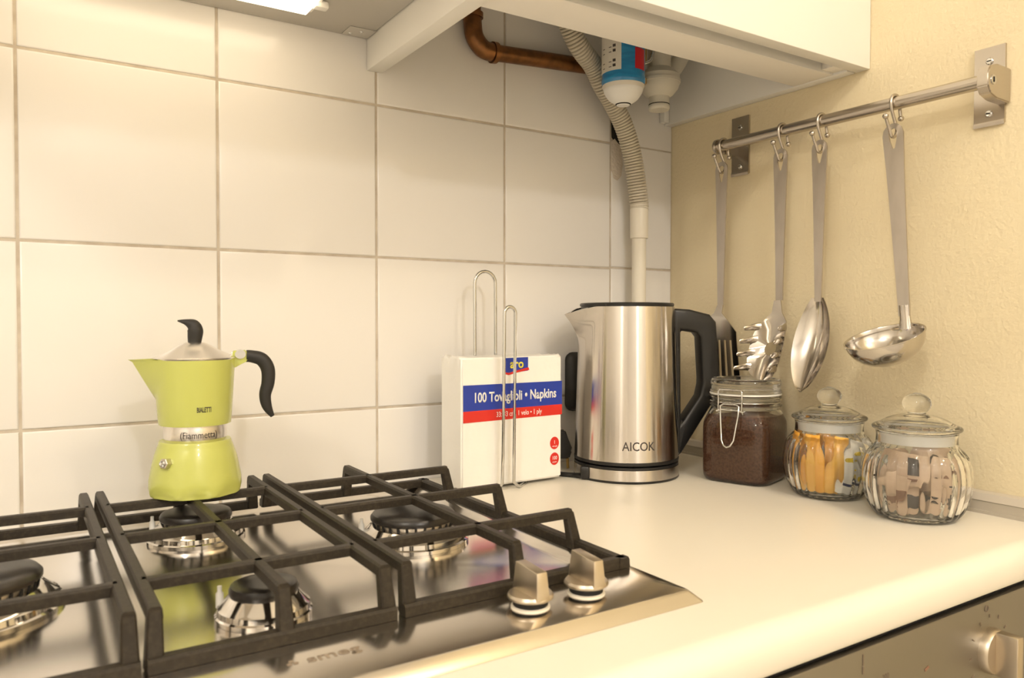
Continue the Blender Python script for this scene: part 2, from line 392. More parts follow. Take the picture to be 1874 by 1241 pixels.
# cast iron pan supports
ZT = .0465; BW = .0044; BH = .0080
def bar(name, parent, p, q, w=BW, hh=BH, top=ZT, taper=0):
    """bar from p to q (xy), square section with bevelled top"""
    p = Vector((*p, 0)); q = Vector((*q, 0)); d = (q-p).normalized(); s = Vector((-d.y, d.x, 0))
    bm = bmesh.new()
    sec = [(-w*1.05, -hh), (w*1.05, -hh), (w*.92, -.0018), (w*.62, 0), (-w*.62, 0), (-w*.92, -.0018)]
    A = [bm.verts.new(p+s*a+Vector((0, 0, top+b))) for a, b in sec]; C = [bm.verts.new(q+s*a+Vector((0, 0, top+b))) for a, b in sec]
    bm.faces.new(A); bm.faces.new(C[::-1])
    for i in range(6): j = (i+1) % 6; bm.faces.new((A[i], A[j], C[j], C[i]))
    return fin(name, bm, 'iron', parent)
def leg(parent, x, y, dx=0, dy=0, w=.0045, top=ZT-.002, bot=.0092):
    """upright that leans outwards towards its foot"""
    bm = bmesh.new()
    A = [bm.verts.new((x+a*w*.95+dx*0, y+b*w*.95, top)) for a, b in ((-1,-1),(1,-1),(1,1),(-1,1))]
    C = [bm.verts.new((x+dx+a*w*1.25, y+dy+b*w*1.25, bot)) for a, b in ((-1,-1),(1,-1),(1,1),(-1,1))]
    bm.faces.new(A); bm.faces.new(C[::-1])
    for i in range(4): j = (i+1) % 4; bm.faces.new((A[i], A[j], C[j], C[i]))
    bmesh.ops.bevel(bm, geom=bm.edges[:], offset=.0012, segments=1, affect='EDGES')
    return fin('leg', bm, 'iron', parent)
YB, YFr = -.080, -.452; FT = .0178
def frame_bar(parent, p, q): return bar('base_bar', parent, p, q, .0056, .0086, FT)
gm = thing('pan_support', 'middle cast iron pan support carrying the green moka pot', 'pan support', (0, 0, 0), group='cast iron pan supports on the hob')
gr = thing('pan_support', 'rightmost cast iron pan support beside the steel hob knobs', 'pan support', (0, 0, 0), group='cast iron pan supports on the hob')
gl = thing('pan_support', 'leftmost cast iron pan support cut off by the photo edge', 'pan support', (0, 0, 0), group='cast iron pan supports on the hob')
CY = (-.147, -.2655, -.391)
# middle
for x in (-.8665, -.7175):
    bar('side_bar', gm, (x, YB), (x, YFr)); sg = 1 if x > -.79 else -1
    leg(gm, x, YFr+.004, sg*.0015, -.006); leg(gm, x, YB-.004, sg*.0015, .006)
for y in CY: bar('cross_bar', gm, (-.8665, y), (-.7175, y))
bar('centre_bar', gm, (-.792, CY[0]), (-.789, YFr)); leg(gm, -.789, YFr+.003, 0, -.007); leg(gm, -.792, CY[0]+.004, 0, .0, bot=FT-.004) if 0 else None
bar('centre_bar', gm, (-.792, CY[0]), (-.792, YB)); leg(gm, -.792, YB-.003, 0, .006)
frame_bar(gm, (-.872, YFr-.004), (-.712, YFr-.004)); frame_bar(gm, (-.872, YB+.004), (-.712, YB+.004))
# right and its mirror image on the left
def side_support(g, mx):
    X = lambda x: mx(x)
    x = X(-.7005); bar('side_bar', g, (x, YB), (x, YFr)); leg(g, x, YFr+.004, 0, -.006); leg(g, x, YB-.004, 0, .006)
    sg = 1 if X(-.5) > X(-.7) else -1
    for y in CY:
        bar('cross_bar', g, (X(-.7005), y), (X(-.508), y)); leg(g, X(-.5105), y, sg*.007, -.002)
    bar('centre_bar', g, (X(-.606), YB), (X(-.606), YFr)); leg(g, X(-.606), YFr+.003, 0, -.007); leg(g, X(-.606), YB-.003, 0, .006)
    frame_bar(g, (X(-.706), YFr-.004), (X(-.497), YFr-.004)); frame_bar(g, (X(-.706), YB+.004), (X(-.497), YB+.004))
    frame_bar(g, (X(-.503), YB+.010), (X(-.503), YFr-.010))
side_support(gr, lambda x: x); side_support(gl, lambda x: -1.5815-x)

# ------------------------------------------------------------------ moka pot
pot = thing('moka_pot', 'lime green stovetop moka pot with black handle on the hob', 'coffee maker', (-.7852, -.1345, ZT+.0006), radians(-11))
def facet(t, r, z):
    a = (t+pi/8) % (pi/4)-pi/8
    lim = (.0412+.010*max(0, z-.002)/.03)/cos(a)
    rr = min(r, lim); return (rr*cos(t), rr*sin(t), z)
pb = [(.0425, 0), (.0440, .0012), (.0446, .004), (.0444, .008), (.0436, .014), (.0425, .020), (.0413, .026), (.0398, .033), (.0380, .040), (.0358, .046), (.0345, .0495), (.0342, .0515), (.0335, .0528), (.0300, .0530)]
L('boiler', 'green', pot, pb, 96, facet, smooth=30)
L('collar', 'alu', pot, [(.0285, .0525), (.0292, .0535), (.0297, .0555), (.0297, .0655), (.0290, .0680), (.0290, .0695)], 64)
def curve_on(r, th0, z0, slope=0):
    def fn(u, v, w):
        rr = r+slope*v+w; t = th0+u/r
        return (rr*sin(t), -rr*cos(t), z0+v)
    return fn
text('engraving', '(Fiammetta)', .0092, 'ink_dark', pot, curve_on(.02985, radians(8), .0600), sx=.82, depth=.0001)
v_ = bpy.data.objects.new
bm = bmesh.new()
fnv = lambda cx, cz: (lambda t, r, z: (cx*1+(r*cos(t)), -z, cz+r*sin(t)))
vt0 = thing if False else None
bm = bmesh.new(); lathe(bm, [(.0052, -.004), (.0052, .0035), (.0046, .0042), (0, .0042)], 6, lambda t, r, z: (r*cos(t), -z, r*sin(t)))
sv = fin('safety_valve', bm, 'brass', pot, None); sv.location = (-.0258, -.0322, .0352); sv.rotation_euler = (radians(-8), 0, radians(-40))
sv.data.materials[0] = MATS['alu_dull']
bm = bmesh.new(); lathe(bm, [(.0030, .0042), (.0030, .0056), (.0022, .0062), (.0014, .0052), (0, .0052)], 20, lambda t, r, z: (r*cos(t), -z, r*sin(t)))
fin('valve_pin', bm, 'chrome', sv, 40)
# upper jug with V spout
def wedge(t, r0, D):
    if D <= r0*1.001: return r0
    a = abs(((t+pi) % (2*pi))-pi); ph = acos(r0/D)
    return r0/cos(ph-a) if a < ph else r0
JZ0, JZ1 = .0690, .1337
def jugR(z): return .0338+(.0382-.0338)*((z-JZ0)/(JZ1-JZ0))**.8
def jugfn(off):
    def fn(t, r, z):
        r0 = jugR(min(max(z, JZ0), JZ1))-off
        D = r0+max(0, (z-.0935)/(JZ1-.0935))**1.0*.0195+(.0025 if z > JZ1-.002 else 0)
        if r < .9: r0 *= r; D *= r
        rr = wedge(t-pi, r0, D if z > .0935 else r0)
        return (rr*cos(t), rr*sin(t), z)
    return fn
zs = [JZ0+(JZ1-JZ0)*k/26 for k in range(27)]
bm = bmesh.new(); N = 128; rings = []
for off, seq in ((0, zs), (.0016, zs[::-1])):
    for z in seq:
        zz = z if off == 0 else max(z, JZ0+.002)
        rings.append([bm.verts.new(jugfn(off)(2*pi*k/N, 1, zz)) for k in range(N)])
rb0 = [bm.verts.new((.029*cos(2*pi*k/N), .029*sin(2*pi*k/N), JZ0-.0005)) for k in range(N)]
rings = [rb0]+rings
for a, b in zip(rings, rings[1:]):
    for k in range(N): j = (k+1) % N; bm.faces.new((a[k], a[j], b[j], b[k]))
bm.faces.new(rings[0]); bm.faces.new(rings[-1])
fin('jug', bm, 'green', pot, 30)
L('lid', 'alu', pot, smooth_prof([(.0376, .1325), (.0388, .1342), (.0384, .1352), (.0330, .1378), (.0230, .1425), (.0140, .1478), (.0085, .1500), (.0, .1508)], 4), 72)
kn = T_('lid_knob', 'black_matte', pot, [(.0, 0, .1495), (.0005, 0, .1560), (.0008, 0, .1620), (-.0016, 0, .1672), (-.0075, 0, .1702), (-.0155, 0, .1717)], [.0062, .0070, .0074, .0064, .0032, .0007], 16, sm=5, flat=(1, .85), up=(1, 0, 0))
br = bmesh.new()
prism(br, [(.0355, .1285), (.0355, .1412), (.0490, .1418), (.0500, .1305), (.0440, .1275), (.0370, .1235)], -.0055, .0055, lambda u, v, w: (u, w, v))
bmesh.ops.bevel(br, geom=br.edges[:], offset=.001, segments=2, affect='EDGES')
fin('handle_bracket', br, 'green', pot, 30)
hb = bmesh.new(); lathe(hb, [(.0052, -.0075), (.0052, .0075)], 24, lambda t, r, z: (.0430+r*cos(t), z, .1378+r*sin(t)*.9)); lathe(hb, [(.0028, -.0085), (.0028, .0085)], 16, lambda t, r, z: (.0430+r*cos(t), z, .1378+r*sin(t)))
fin('lid_hinge', hb, 'chrome', pot, 40)
B('hinge_tongue', 'alu', pot, .0345, .0425, -.004, .004, .1352, .1400, .001)
T_('handle', 'black_matte', pot, [(.0490, 0, .1355), (.0545, 0, .1350), (.0640, 0, .1318), (.0700, 0, .1220), (.0702, 0, .1080), (.0672, 0, .0950), (.0690, 0, .0830), (.0745, 0, .0725)], [.0062, .0064, .0070, .0070, .0066, .0060, .0050, .0022], 18, sm=6, flat=(1, .9), up=(0, 0, 1))
text('maker_name', 'BIALETTI', .0070, 'ink_dark', pot, curve_on(jugR(.0855)+.00015, radians(14), .0852, .06), bold=.00014, sx=.50, depth=.00012)

# ------------------------------------------------------------------ napkins and their wire holder
np_ = thing('napkin_pack', 'wrapped pack of white paper napkins standing in the wire holder', 'napkins', (-.4665, -.1100, .0047), radians(1.5))
PW, PT, PH = .159, .053, .1670
bm = bmesh.new(); box(bm, 0, PW, 0, PT, 0, PH)
bmesh.ops.subdivide_edges(bm, edges=bm.edges[:], cuts=9, use_grid_fill=True)
rn = random.Random(5)
for v in bm.verts:
    c = v.co; ex = min(c.x, PW-c.x); ez = min(c.z, PH-c.z); ey = min(c.y, PT-c.y)
    bulge = .0022*sin(pi*c.x/PW)*sin(pi*c.z/PH)
    v.co.y += (-bulge*.15 if c.y < PT/2 else bulge)
    if ey > .004: v.co.x += rn.uniform(-.0007, .0007); v.co.z += rn.uniform(-.0005, .0012)*(1 if c.z > PH/2 else 0)
bmesh.ops.bevel(bm, geom=[e for e in bm.edges if len(e.link_faces) == 2 and e.calc_face_angle(0) > 1.0], offset=.0022, segments=3, affect='EDGES')
fin('wrapper', bm, 'napkin_wrap', np_, 60)
pf = lambda x, z, y=0: (lambda u, v, w: (x+u, -.0006-y-w, z+v))
def printed(name, poly, m, y=0.0): 
    bm = bmesh.new(); prism(bm, poly, -.0006-y-.00015, -.0004-y, lambda u, v, w: (u, w, v)); return fin(name, bm, m, np_)
bb = printed('blue_band', [(.0022, .0995), (PW, .1000), (PW, .1320), (.0022, .1325)], 'print_blue')
rb_ = printed('red_band', [(.0022, .0850), (PW, .0860), (PW, .1000), (.0022, .0995)], 'print_red')
text('lettering', '100 Tovaglioli \u2022 Napkins', .0178, 'print_white', np_, pf(.083, .1155, .00016), bold=.0004, sx=.755)
text('lettering', '33x33 cm  1 velo \u2022 1 ply', .0095, 'print_white', np_, pf(.088, .0925, .00016), sx=.78)
printed('logo_panel', [(.066, .1455), (.084, .1465), (.102, .1480), (.102, .1660), (.066, .1655)], 'print_blue')
printed('logo_swoosh', [(.0640, .1450), (.0710, .1432), (.0850, .1462), (.1040, .1490), (.1025, .1525), (.0850, .1492), (.0720, .1462), (.0655, .1470)], 'print_red', .0001)
text('lettering', 'aro', .0165, 'print_yellow', np_, pf(.084, .1572, .00016), bold=.0004, sx=.95)
for z, s in ((.0475, '1'), (.0260, '100')):
    printed('badge', [(.1465+.0075*cos(2*pi*k/28), z+.0085*sin(2*pi*k/28)) for k in range(28)], 'print_red')
    text('lettering', s, .0072, 'print_white', np_, pf(.1465, z+.001, .00016), sx=.8)
    text('lettering', 'pz-pcs' if s == '100' else 'velo-ply', .0030, 'print_white', np_, pf(.1465, z-.0042, .00016), sx=.9)

WX = -.4050; wr = .0023
# one continuous bent wire: front loop, base arms under the pack, tall back loop
def arc(cx, y, z, r, a0, a1, n=10): return [(cx+r*cos(radians(a0+(a1-a0)*k/n)), y, z+r*sin(radians(a0+(a1-a0)*k/n))) for k in range(n+1)]
fr = arc(WX, -.1265, .2285, .0082, 0, 180)
bk = arc(-.3935, -.0450, .2700, .0165, 180, 0)
pts = fr+[(WX-.0085, -.1235, .05), (WX-.0090, -.1225, .010), (WX-.012, -.118, .0024), (WX-.030, -.095, .0022), (WX-.034, -.060, .0022), (WX-.022, -.050, .0024), (-.4100, -.0465, .010), (-.4100, -.0460, .06)]
pts += bk+[(-.3770, -.0460, .06), (-.3770, -.0465, .010), (WX+.040, -.052, .0024), (WX+.050, -.066, .0022), (WX+.045, -.098, .0022), (WX+.020, -.1180, .0024), (WX+.0090, -.1225, .010), (WX+.0085, -.1235, .05)]
bm = bmesh.new(); tube(bm, pts, wr, 10, True)
tag(fin('napkin_holder', bm, 'chrome', None, 60), 'chrome wire napkin holder with two tall loops round the napkin pack', 'napkin holder')

# ------------------------------------------------------------------ electric kettle
KROT = -22
kt = thing('electric_kettle', 'brushed steel electric kettle with a black handle by the tiled wall', 'kettle', (-.2039, -.1203, 0), radians(KROT))
L('base_plate', 'black_plastic', kt, [(.0735, 0), (.0745, .0012), (.0745, .0030), (.070, .0040), (.070, .0180), (.0735, .0185), (.0735, .0215), (.066, .0225), (0, .0225)], 72)
L('base_ring', 'kettle_steel', kt, [(.0715, .0031), (.0742, .0034), (.0738, .0178), (.0715, .0180)], 96, close=True)
L('bottom_band', 'black_plastic', kt, [(.066, .0222), (.0738, .0240), (.0742, .0270), (.0738, .0285), (.070, .0287)], 72)
def kR(z): return .0735-(.0735-.0672)*((z-.028)/.21)**1.15
KZ0, KZ1 = .0282, .2385
def kfn(off):
    def fn(t, z):
        r0 = kR(z)-off; s = max(0, (z-.170)/(KZ1-.170)); D = r0+s**2.0*.0245
        rr = wedge(t-pi, r0, D) if s > 0 else r0
        a = abs(((t-pi+pi) % (2*pi))-pi)
        zz = z-(.010*max(0, 1-a/.55) if z > KZ1-.0005 else .0)*1
        return (rr*cos(t), rr*sin(t), min(z, zz) if z > KZ1-.03 else z)
    return fn
bm = bmesh.new(); N = 160; rings = []
zs = [KZ0+(KZ1-KZ0)*k/36 for k in range(37)]
def dip(t, z):   # the rim dips towards the pouring lip
    a = abs(((t-pi+pi) % (2*pi))-pi); return z-.0105*max(0, 1-a/.62)**1.4*max(0, (z-.19)/(KZ1-.19))
for off, seq in ((0, zs), (.0012, zs[::-1])):
    for z in seq:
        ring = []
        for k in range(N):
            t = 2*pi*k/N; x, y, _ = kfn(off)(t, min(z, KZ1-.0006)); ring.append(bm.verts.new((x, y, dip(t, z))))
        rings.append(ring)
for a, b in zip(rings, rings[1:]):
    for k in range(N): j = (k+1) % N; bm.faces.new((a[k], a[j], b[j], b[k]))
bm.faces.new(rings[0]); bm.faces.new(rings[-1])
fin('body', bm, 'kettle_steel', kt, 40)
L('lid', 'black_plastic', kt, [(.0640, .2300), (.0648, .2392), (.0662, .2395), (.0664, .2425), (.0650, .2438), (0, .2452)], 72)
# spout cover strip
T_('spout_lip', 'chrome', kt, [(-.0700*cos(a)-.0140*(1-abs(a)/.40)*1.0, .0700*sin(a), .2385-.0105*max(0, 1-abs(a)/.62)**1.4) for a in [(-.40+.8*k/16) for k in range(17)]], .0012, 8)
px = lambda u, v: (.0655+((u-1147)*.000771-.0655)*(1.10 if u > 1232 else 1), (867-v)*.000779)
outer = [px(*p) for p in ((1231, 563), (1262, 565), (1298, 574), (1310, 588), (1317, 690), (1308, 732), (1246, 834), (1239, 832), (1238, 760), (1235, 640))]
inner = [px(*p) for p in ((1246, 603), (1258, 605), (1275, 608), (1281, 616), (1286, 700), (1281, 724), (1250, 772), (1248, 774), (1247, 740), (1246, 640))]
bm = bmesh.new()
def ringsolid(bm, o, i, a, b, fn):
    n = len(o); vo = [[bm.verts.new(fn(*p, w)) for p in o] for w in (a, b)]; vi = [[bm.verts.new(fn(*p, w)) for p in i] for w in (a, b)]
    for k in range(n):
        j = (k+1) % n
        bm.faces.new((vo[0][k], vo[0][j], vi[0][j], vi[0][k])); bm.faces.new((vo[1][k], vi[1][k], vi[1][j], vo[1][j]))
        bm.faces.new((vo[0][k], vo[1][k], vo[1][j], vo[0][j])); bm.faces.new((vi[0][k], vi[0][j], vi[1][j], vi[1][k]))
ringsolid(bm, outer, inner, -.0135, .0135, lambda u, v, w: (u, w, v))
bmesh.ops.recalc_face_normals(bm, faces=bm.faces[:])
bmesh.ops.bevel(bm, geom=[e for e in bm.edges if e.calc_face_angle(0) > .9], offset=.0048, segments=3, profile=.5, affect='EDGES')
fin('handle', bm, 'black_plastic', kt, 45)
text('maker_name', 'AICOK', .0168, 'ink_dark', kt, curve_on(kR(.05)+.0002, radians(-5.5), .0500, -.03), bold=.0001, sx=.86, depth=.00012)
bm = bmesh.new(); box(bm, -.0625, -.0500, -.0555, -.0425, .0010, .0190, .003); bmesh.ops.rotate(bm, verts=bm.verts[:], cent=(0, 0, 0), matrix=Matrix.Rotation(radians(-40.5-KROT), 3, 'Z')); fin('cord_guide', bm, 'black_plastic', kt, 35)
# loose mains cord of the kettle, lying on the worktop, and its plug
K = Matrix.Translation((-.2039, -.1203, 0)) @ Matrix.Rotation(radians(KROT), 4, 'Z')
p0 = K @ (Matrix.Rotation(radians(-40.5-KROT), 4, 'Z') @ Vector((-.061, -.047, .006)))
T_('power_cord', 'black_plastic', kt, [K.inverted() @ Vector(p) for p in (p0, (-.2830, -.1030, .0036), (-.2935, -.0850, .0034), (-.2930, -.0560, .0034), (-.2720, -.0300, .0034), (-.2640, -.0330, .0200), (-.2650, -.0380, .046))], .0034, 10, sm=6)
Ki = K.inverted()
def kplug(co): return Ki @ Vector(co)
bm = bmesh.new()
A = [(-.0110, 0), (.0110, 0), (.0150, .0140), (.0125, .0200), (.0090, .0360), (.0050, .0500), (-.0050, .0500), (-.0090, .0360), (-.0125, .0200), (-.0150, .0140)]
prism(bm, A, -.0085, .0085, lambda u, v, w: kplug((-.2610+u*.8+w*.5, -.0440-u*.5+w*.8, .0165+v*.82)))
bmesh.ops.bevel(bm, geom=bm.edges[:], offset=.002, segments=2, affect='EDGES'); pg = fin('mains_plug', bm, 'black_matte', kt, 35)
for u in (-.0085, .0085):
    bm = bmesh.new(); tube(bm, [kplug((-.2610+u*.8, -.0440-u*.5, .0170)), kplug((-.2605+u*.8, -.0445-u*.5, .0015))], .0021, 10); fin('plug_pin', bm, 'brass', pg, 40)
# black box on the wall behind the kettle
bm = bmesh.new(); box(bm, -.2300, -.1550, -.022, -.0006, .080, .1705, .012, 4)
tag(fin('wall_socket_box', bm, 'black_matte', None, 35), 'black rounded box on the tiled wall half hidden behind the kettle', 'wall box')

# ------------------------------------------------------------------ glass jars
def shell(name, parent, outer, inner, n, ofn=None, ifn=None):
    """closed glass shell: outer profile bottom centre -> rim, inner profile rim -> bottom centre"""
    bm = bmesh.new(); rings = []
    for prof, fn in ((outer, ofn), (inner, ifn)):
        for r, z in prof:
            if r < 1e-6: rings.append([bm.verts.new((0, 0, z))])
            else: rings.append([bm.verts.new(fn(2*pi*k/n, r, z) if fn else (r*cos(2*pi*k/n), r*sin(2*pi*k/n), z)) for k in range(n)])
    for a, b in zip(rings, rings[1:]):
        for k in range(n):
            j = (k+1) % n
            if len(a) == 1: bm.faces.new((a[0], b[j], b[k]))
            elif len(b) == 1: bm.faces.new((a[k], a[j], b[0]))
            else: bm.faces.new((a[k], a[j], b[j], b[k]))
    return fin(name, bm, 'glass', parent, 60)
# clip-top jar
def sq(t, r, z, k):     # rounded-square section; k = 0 round .. 1 square
    a = .0475; p = 5.0
    rs = a/((abs(cos(t))**p+abs(sin(t))**p)**(1/p))*(r/.0475)
    return r*(1-k)+rs*k
def sqk(z): 
    return max(0, min(1, (.099-z)/.018))
def sqfn(t, r, z):
    rr = sq(t, r, z, sqk(z)**.7); return (rr*cos(t), rr*sin(t), z)
j1 = thing('clip_top_jar', 'square clip-top glass jar full of ground coffee beside the kettle', 'jar', (-.0876, -.2353, 0), radians(-72.6))
o1 = smooth_prof([(.0, .0004), (.030, .0004), (.0415, .0006), (.0455, .0035), (.0475, .010), (.0480, .030), (.0480, .060), (.0478, .074), (.0470, .083), (.0462, .092), (.0455, .098), (.0458, .1005), (.0482, .1025), (.0482, .1050), (.0460, .1070), (.0458, .1120), (.0478, .1140), (.0478, .1170), (.0465, .1180)], 3)
i1 = smooth_prof([(.0420, .1180), (.0418, .1100), (.0418, .0990), (.0436, .091), (.0450, .082), (.0458, .070), (.0460, .030), (.0455, .012), (.0420, .0060), (.028, .0045), (0, .0045)], 3)
shell('jar_body', j1, o1, i1, 96, sqfn, sqfn)
shell('glass_lid', j1, smooth_prof([(0, .1205), (.036, .1205), (.0408, .1205), (.0470, .1208), (.0478, .1225), (.0476, .1245), (.0462, .1260), (.0462, .1300), (.0470, .1320), (.0465, .1375), (.0440, .1398), (.0400, .1402)], 3),
      smooth_prof([(.0385, .1395), (.0375, .1345), (.0340, .1330), (0, .1330)], 3), 72)
L('rubber_seal', 'rubber_white', j1, [(.0430, .1182), (.0478, .1182), (.0482, .1193), (.0478, .1204), (.0430, .1204)], 64, close=True)
def jwire(name, pts, r=.0012, closed=False): return T_(name, 'chrome', j1, pts, r, 8, closed)
yv = -.0495
bl = jwire('bail_wire', [(-.0165, yv+.004, .0940), (-.0165, yv-.001, .0980), (-.0165, yv-.001, .1240), (-.0150, yv, .1268), (.0150, yv, .1268), (.0165, yv-.001, .1240), (.0165, yv-.001, .0980), (.0165, yv+.004, .0940)])
jwire('neck_wire', [(.0472*cos(2*pi*k/48), .0472*sin(2*pi*k/48), .1088) for k in range(48)], .0011, True)
jwire('clasp', [(-.0130, yv-.002, .1050), (-.0125, yv-.003, .0930), (-.0085, yv-.008, .0600), (-.0045, yv-.010, .0530), (0, yv-.0105, .0510), (.0045, yv-.010, .0530), (.0085, yv-.008, .0600), (.0125, yv-.003, .0930), (.0130, yv-.002, .1050), (.0090, yv-.001, .1075), (-.0090, yv-.001, .1075)], .0013, True)
jwire('clasp_hinge', [(-.0190, yv-.0008, .0975), (-.0120, yv-.0015, .1000), (.0120, yv-.0015, .1000), (.0190, yv-.0008, .0975)], .0016)
cf = bmesh.new()
lathe(cf, smooth_prof([(0, .0043), (.027, .0043), (.0424, .0056), (.0459, .0122), (.0464, .030), (.0462, .070), (.0454, .082), (.0440, .0905)], 3)+[(.030, .0925), (0, .0935)], 64, sqfn)
cfo = fin('ground_coffee', cf, 'coffee', None, 60, (-.0876, -.2353, 0), radians(-72.6))
tag(cfo, 'dark brown ground coffee filling the square clip-top jar', 'coffee', kind='stuff')

# ribbed sweet jars
NR = 30
def ribfn(amp):
    def fn(t, r, z):
        k = max(0, min(1, (z-.004)/.012))*max(0, min(1, (.079-z)/.010))
        tt = t+.30*(z/.08)*0
        rr = r+amp*k*(abs(cos(NR*t/2))-.55); return (rr*cos(tt), rr*sin(tt), z)
    return fn
def ribbed_jar(label, loc, rot, s=1.0):
    j = thing('storage_jar', label, 'jar', loc, rot, 'ribbed glass jars by the right wall'); j.scale = (s, s, s)
    o = smooth_prof([(0, .0022), (.026, .0020), (.0330, .0004), (.0385, .0008), (.0430, .0045), (.0480, .0140), (.0520, .0270), (.0538, .0400), (.0535, .0530), (.0505, .0660), (.0455, .0745), (.0418, .0785), (.0405, .0820), (.0402, .0900), (.0408, .0935)], 4)
    i = smooth_prof([(.0378, .0935), (.0374, .0860), (.0376, .0805), (.0400, .0755), (.0460, .0690), (.0500, .0610), (.0518, .0500), (.0519, .0400), (.0502, .0280), (.0462, .0160), (.0408, .0080), (.033, .0062), (0, .0062)], 4)
    shell('jar_body', j, o, i, 240, ribfn(.0022), None)
    shell('glass_lid', j, smooth_prof([(0, .0945), (.036, .0945), (.0375, .0948), (.0435, .0962), (.0447, .0985), (.0432, .1008), (.0375, .1030), (.0300, .1075), (.0200, .1112), (.0120, .1125), (.0085, .1140)], 3)+smooth_prof([(.0085, .1141), (.0118, .1180), (.0145, .1235), (.0128, .1300), (.0080, .1340), (.0045, .1352)], 3),
          smooth_prof([(.0030, .1362), (0, .1366)], 1), 72) if False else None
    bm = bmesh.new()
    lathe(bm, [(.0355, .0945), (.0360, .0943)]+smooth_prof([(.0390, .0948), (.0435, .0962), (.0447, .0985), (.0432, .1008), (.0375, .1032), (.0300, .1075), (.0200, .1112), (.0115, .1128), (.0088, .1145)], 3)+smooth_prof([(.0088, .1146), (.0122, .1180), (.0147, .1235), (.0130, .1300), (.0085, .1338), (.0050, .1352), (.0030, .1362), (0, .1366)], 3), 64, cap0=False)
    # hollow underside of the dome
    prof = smooth_prof([(0, .1092), (.016, .1080), (.0270, .1042), (.0340, .0990), (.0355, .0945)], 3)
    lathe(bm, prof, 64, cap1=False)
    bmesh.ops.remove_doubles(bm, verts=bm.verts[:], dist=1e-5)
    fin('glass_lid', bm, 'glass', j, 60)
    L('lid_seal', 'gasket', j, [(.0345, .0820), (.0369, .0820), (.0371, .0865), (.0369, .0930), (.0345, .0935)], 64, close=True)
    return j
J2, J3 = (-.0760, -.3582, 0), (-.0893, -.4777, 0)
ribbed_jar('ribbed glass jar with ball lid holding orange and white sachets', J2, radians(12))
ribbed_jar('ribbed glass jar with ball lid holding brown paper sugar packets', J3, radians(3), 1.02)
def sachet(name, m, label, cat, group, loc, w, h, th, yaw, tilt, lean, bend=0, prints=()):
    bm = bmesh.new(); nu, nv = 6, 8
    def P(a, b, s):
        u = (a/nu-.5)*w; v = (b/nv)*h; e = min(a, nu-a, b, nv-b)
        t = th/2*min(1, e/1.6)**.6 if e > 0 else .0002
        return Vector((u, s*t+bend*((u/(w/2))**2)*.004+.002*sin(v*90)*bend, v))
    g = {}
    for s in (-1, 1):
        for a in range(nu+1):
            for b in range(nv+1): g[a, b, s] = bm.verts.new(P(a, b, s))
    for a in range(nu):
        for b in range(nv):
            bm.faces.new((g[a, b, -1], g[a+1, b, -1], g[a+1, b+1, -1], g[a, b+1, -1])); bm.faces.new((g[a, b, 1], g[a, b+1, 1], g[a+1, b+1, 1], g[a+1, b, 1]))
    for a in range(nu):
        for b in (0, nv): bm.faces.new((g[a, b, -1], g[a, b, 1], g[a+1, b, 1], g[a+1, b, -1]))
    for b in range(nv):
        for a in (0, nu): bm.faces.new((g[a, b, -1], g[a, b+1, -1], g[a, b+1, 1], g[a, b, 1]))
    o = fin(name, bm, m, None, 60); o.location = loc; o.rotation_euler = (lean, tilt, yaw)
    tag(o, label, cat, group)
    for nm, pm, poly in prints:
        bm = bmesh.new(); prism(bm, poly, -th/2-.0009, -th/2+.0003, lambda u, v, ww: (u, ww+bend*((u/(w/2))**2)*.004+.002*sin(v*90)*bend, v)); fin(nm, bm, pm, o)
    return o
def toward(c, az_off, dist):   # offset from jar centre, angle measured from the camera side towards image right
    d = Vector((-.93434-c[0], -.95638-c[1], 0)).normalized(); rr = Vector((-d.y, d.x, 0))
    a = radians(az_off); q = d*cos(a)+rr*sin(a); return Vector((c[0]+q.x*dist, c[1]+q.y*dist, 0)), atan2(q.y, q.x)+pi/2
# orange sachets on the left of the jar, white ones on the right
ORANGE = ['orange sachet farthest left in the front row of the ribbed jar', 'second orange sachet from the left in the front row of the ribbed jar',
          'third orange sachet from the left in the front row of the ribbed jar', 'fourth orange sachet from the left in the front row of the ribbed jar',
          'rightmost orange sachet in the front row, next to the white ones', 'orange sachet buried behind the front row of the ribbed jar']
WHITE = ['white dotted sachet right beside the orange ones in the ribbed jar', 'second white dotted sachet from the orange ones in the ribbed jar',
         'third white dotted sachet from the orange ones in the ribbed jar', 'rightmost white dotted sachet in the front row of the ribbed jar', 'white dotted sachet buried behind the front row of the ribbed jar']
oi = wi = 0
for az, d, z, tl, ln in ((-78, .0395, .0105, 6, 2), (-56, .0400, .0100, -4, 3), (-36, .0400, .0100, 5, 3), (-16, .0400, .0100, -5, 3), (4, .0395, .0100, 9, 4), (-66, .027, .0085, 5, 2), (-40, .028, .0085, -6, 2), (-14, .027, .0085, 8, 2), (10, .022, .0085, -4, 2), (-104, .034, .010, 4, 2), (-10, .010, .0085, -4, 0), (-80, .012, .0085, 3, 0)):
    q, yw = toward(J2, az, d)
    oi += 1
    sachet('sugar_sachet', 'sachet_amber' if oi % 2 else 'sachet_orange', ORANGE[min(oi, 6)-1], 'sachet', 'orange sachets in the glass jar', (q.x, q.y, z), .0165, .070, .0045, yw+radians(14 if oi % 2 else -12), radians(tl), radians(ln), .25)
dots = [('printed_dot', 'ink_yellow', disc_poly(.0030, 12, x, z)) for x, z in ((-.004, .018), (.004, .030), (-.003, .042), (.0045, .052))]+[('printed_stripe', 'ink_navy', [(-.0075, .0100), (.0075, .0100), (.0075, .0130), (-.0075, .0130)])]
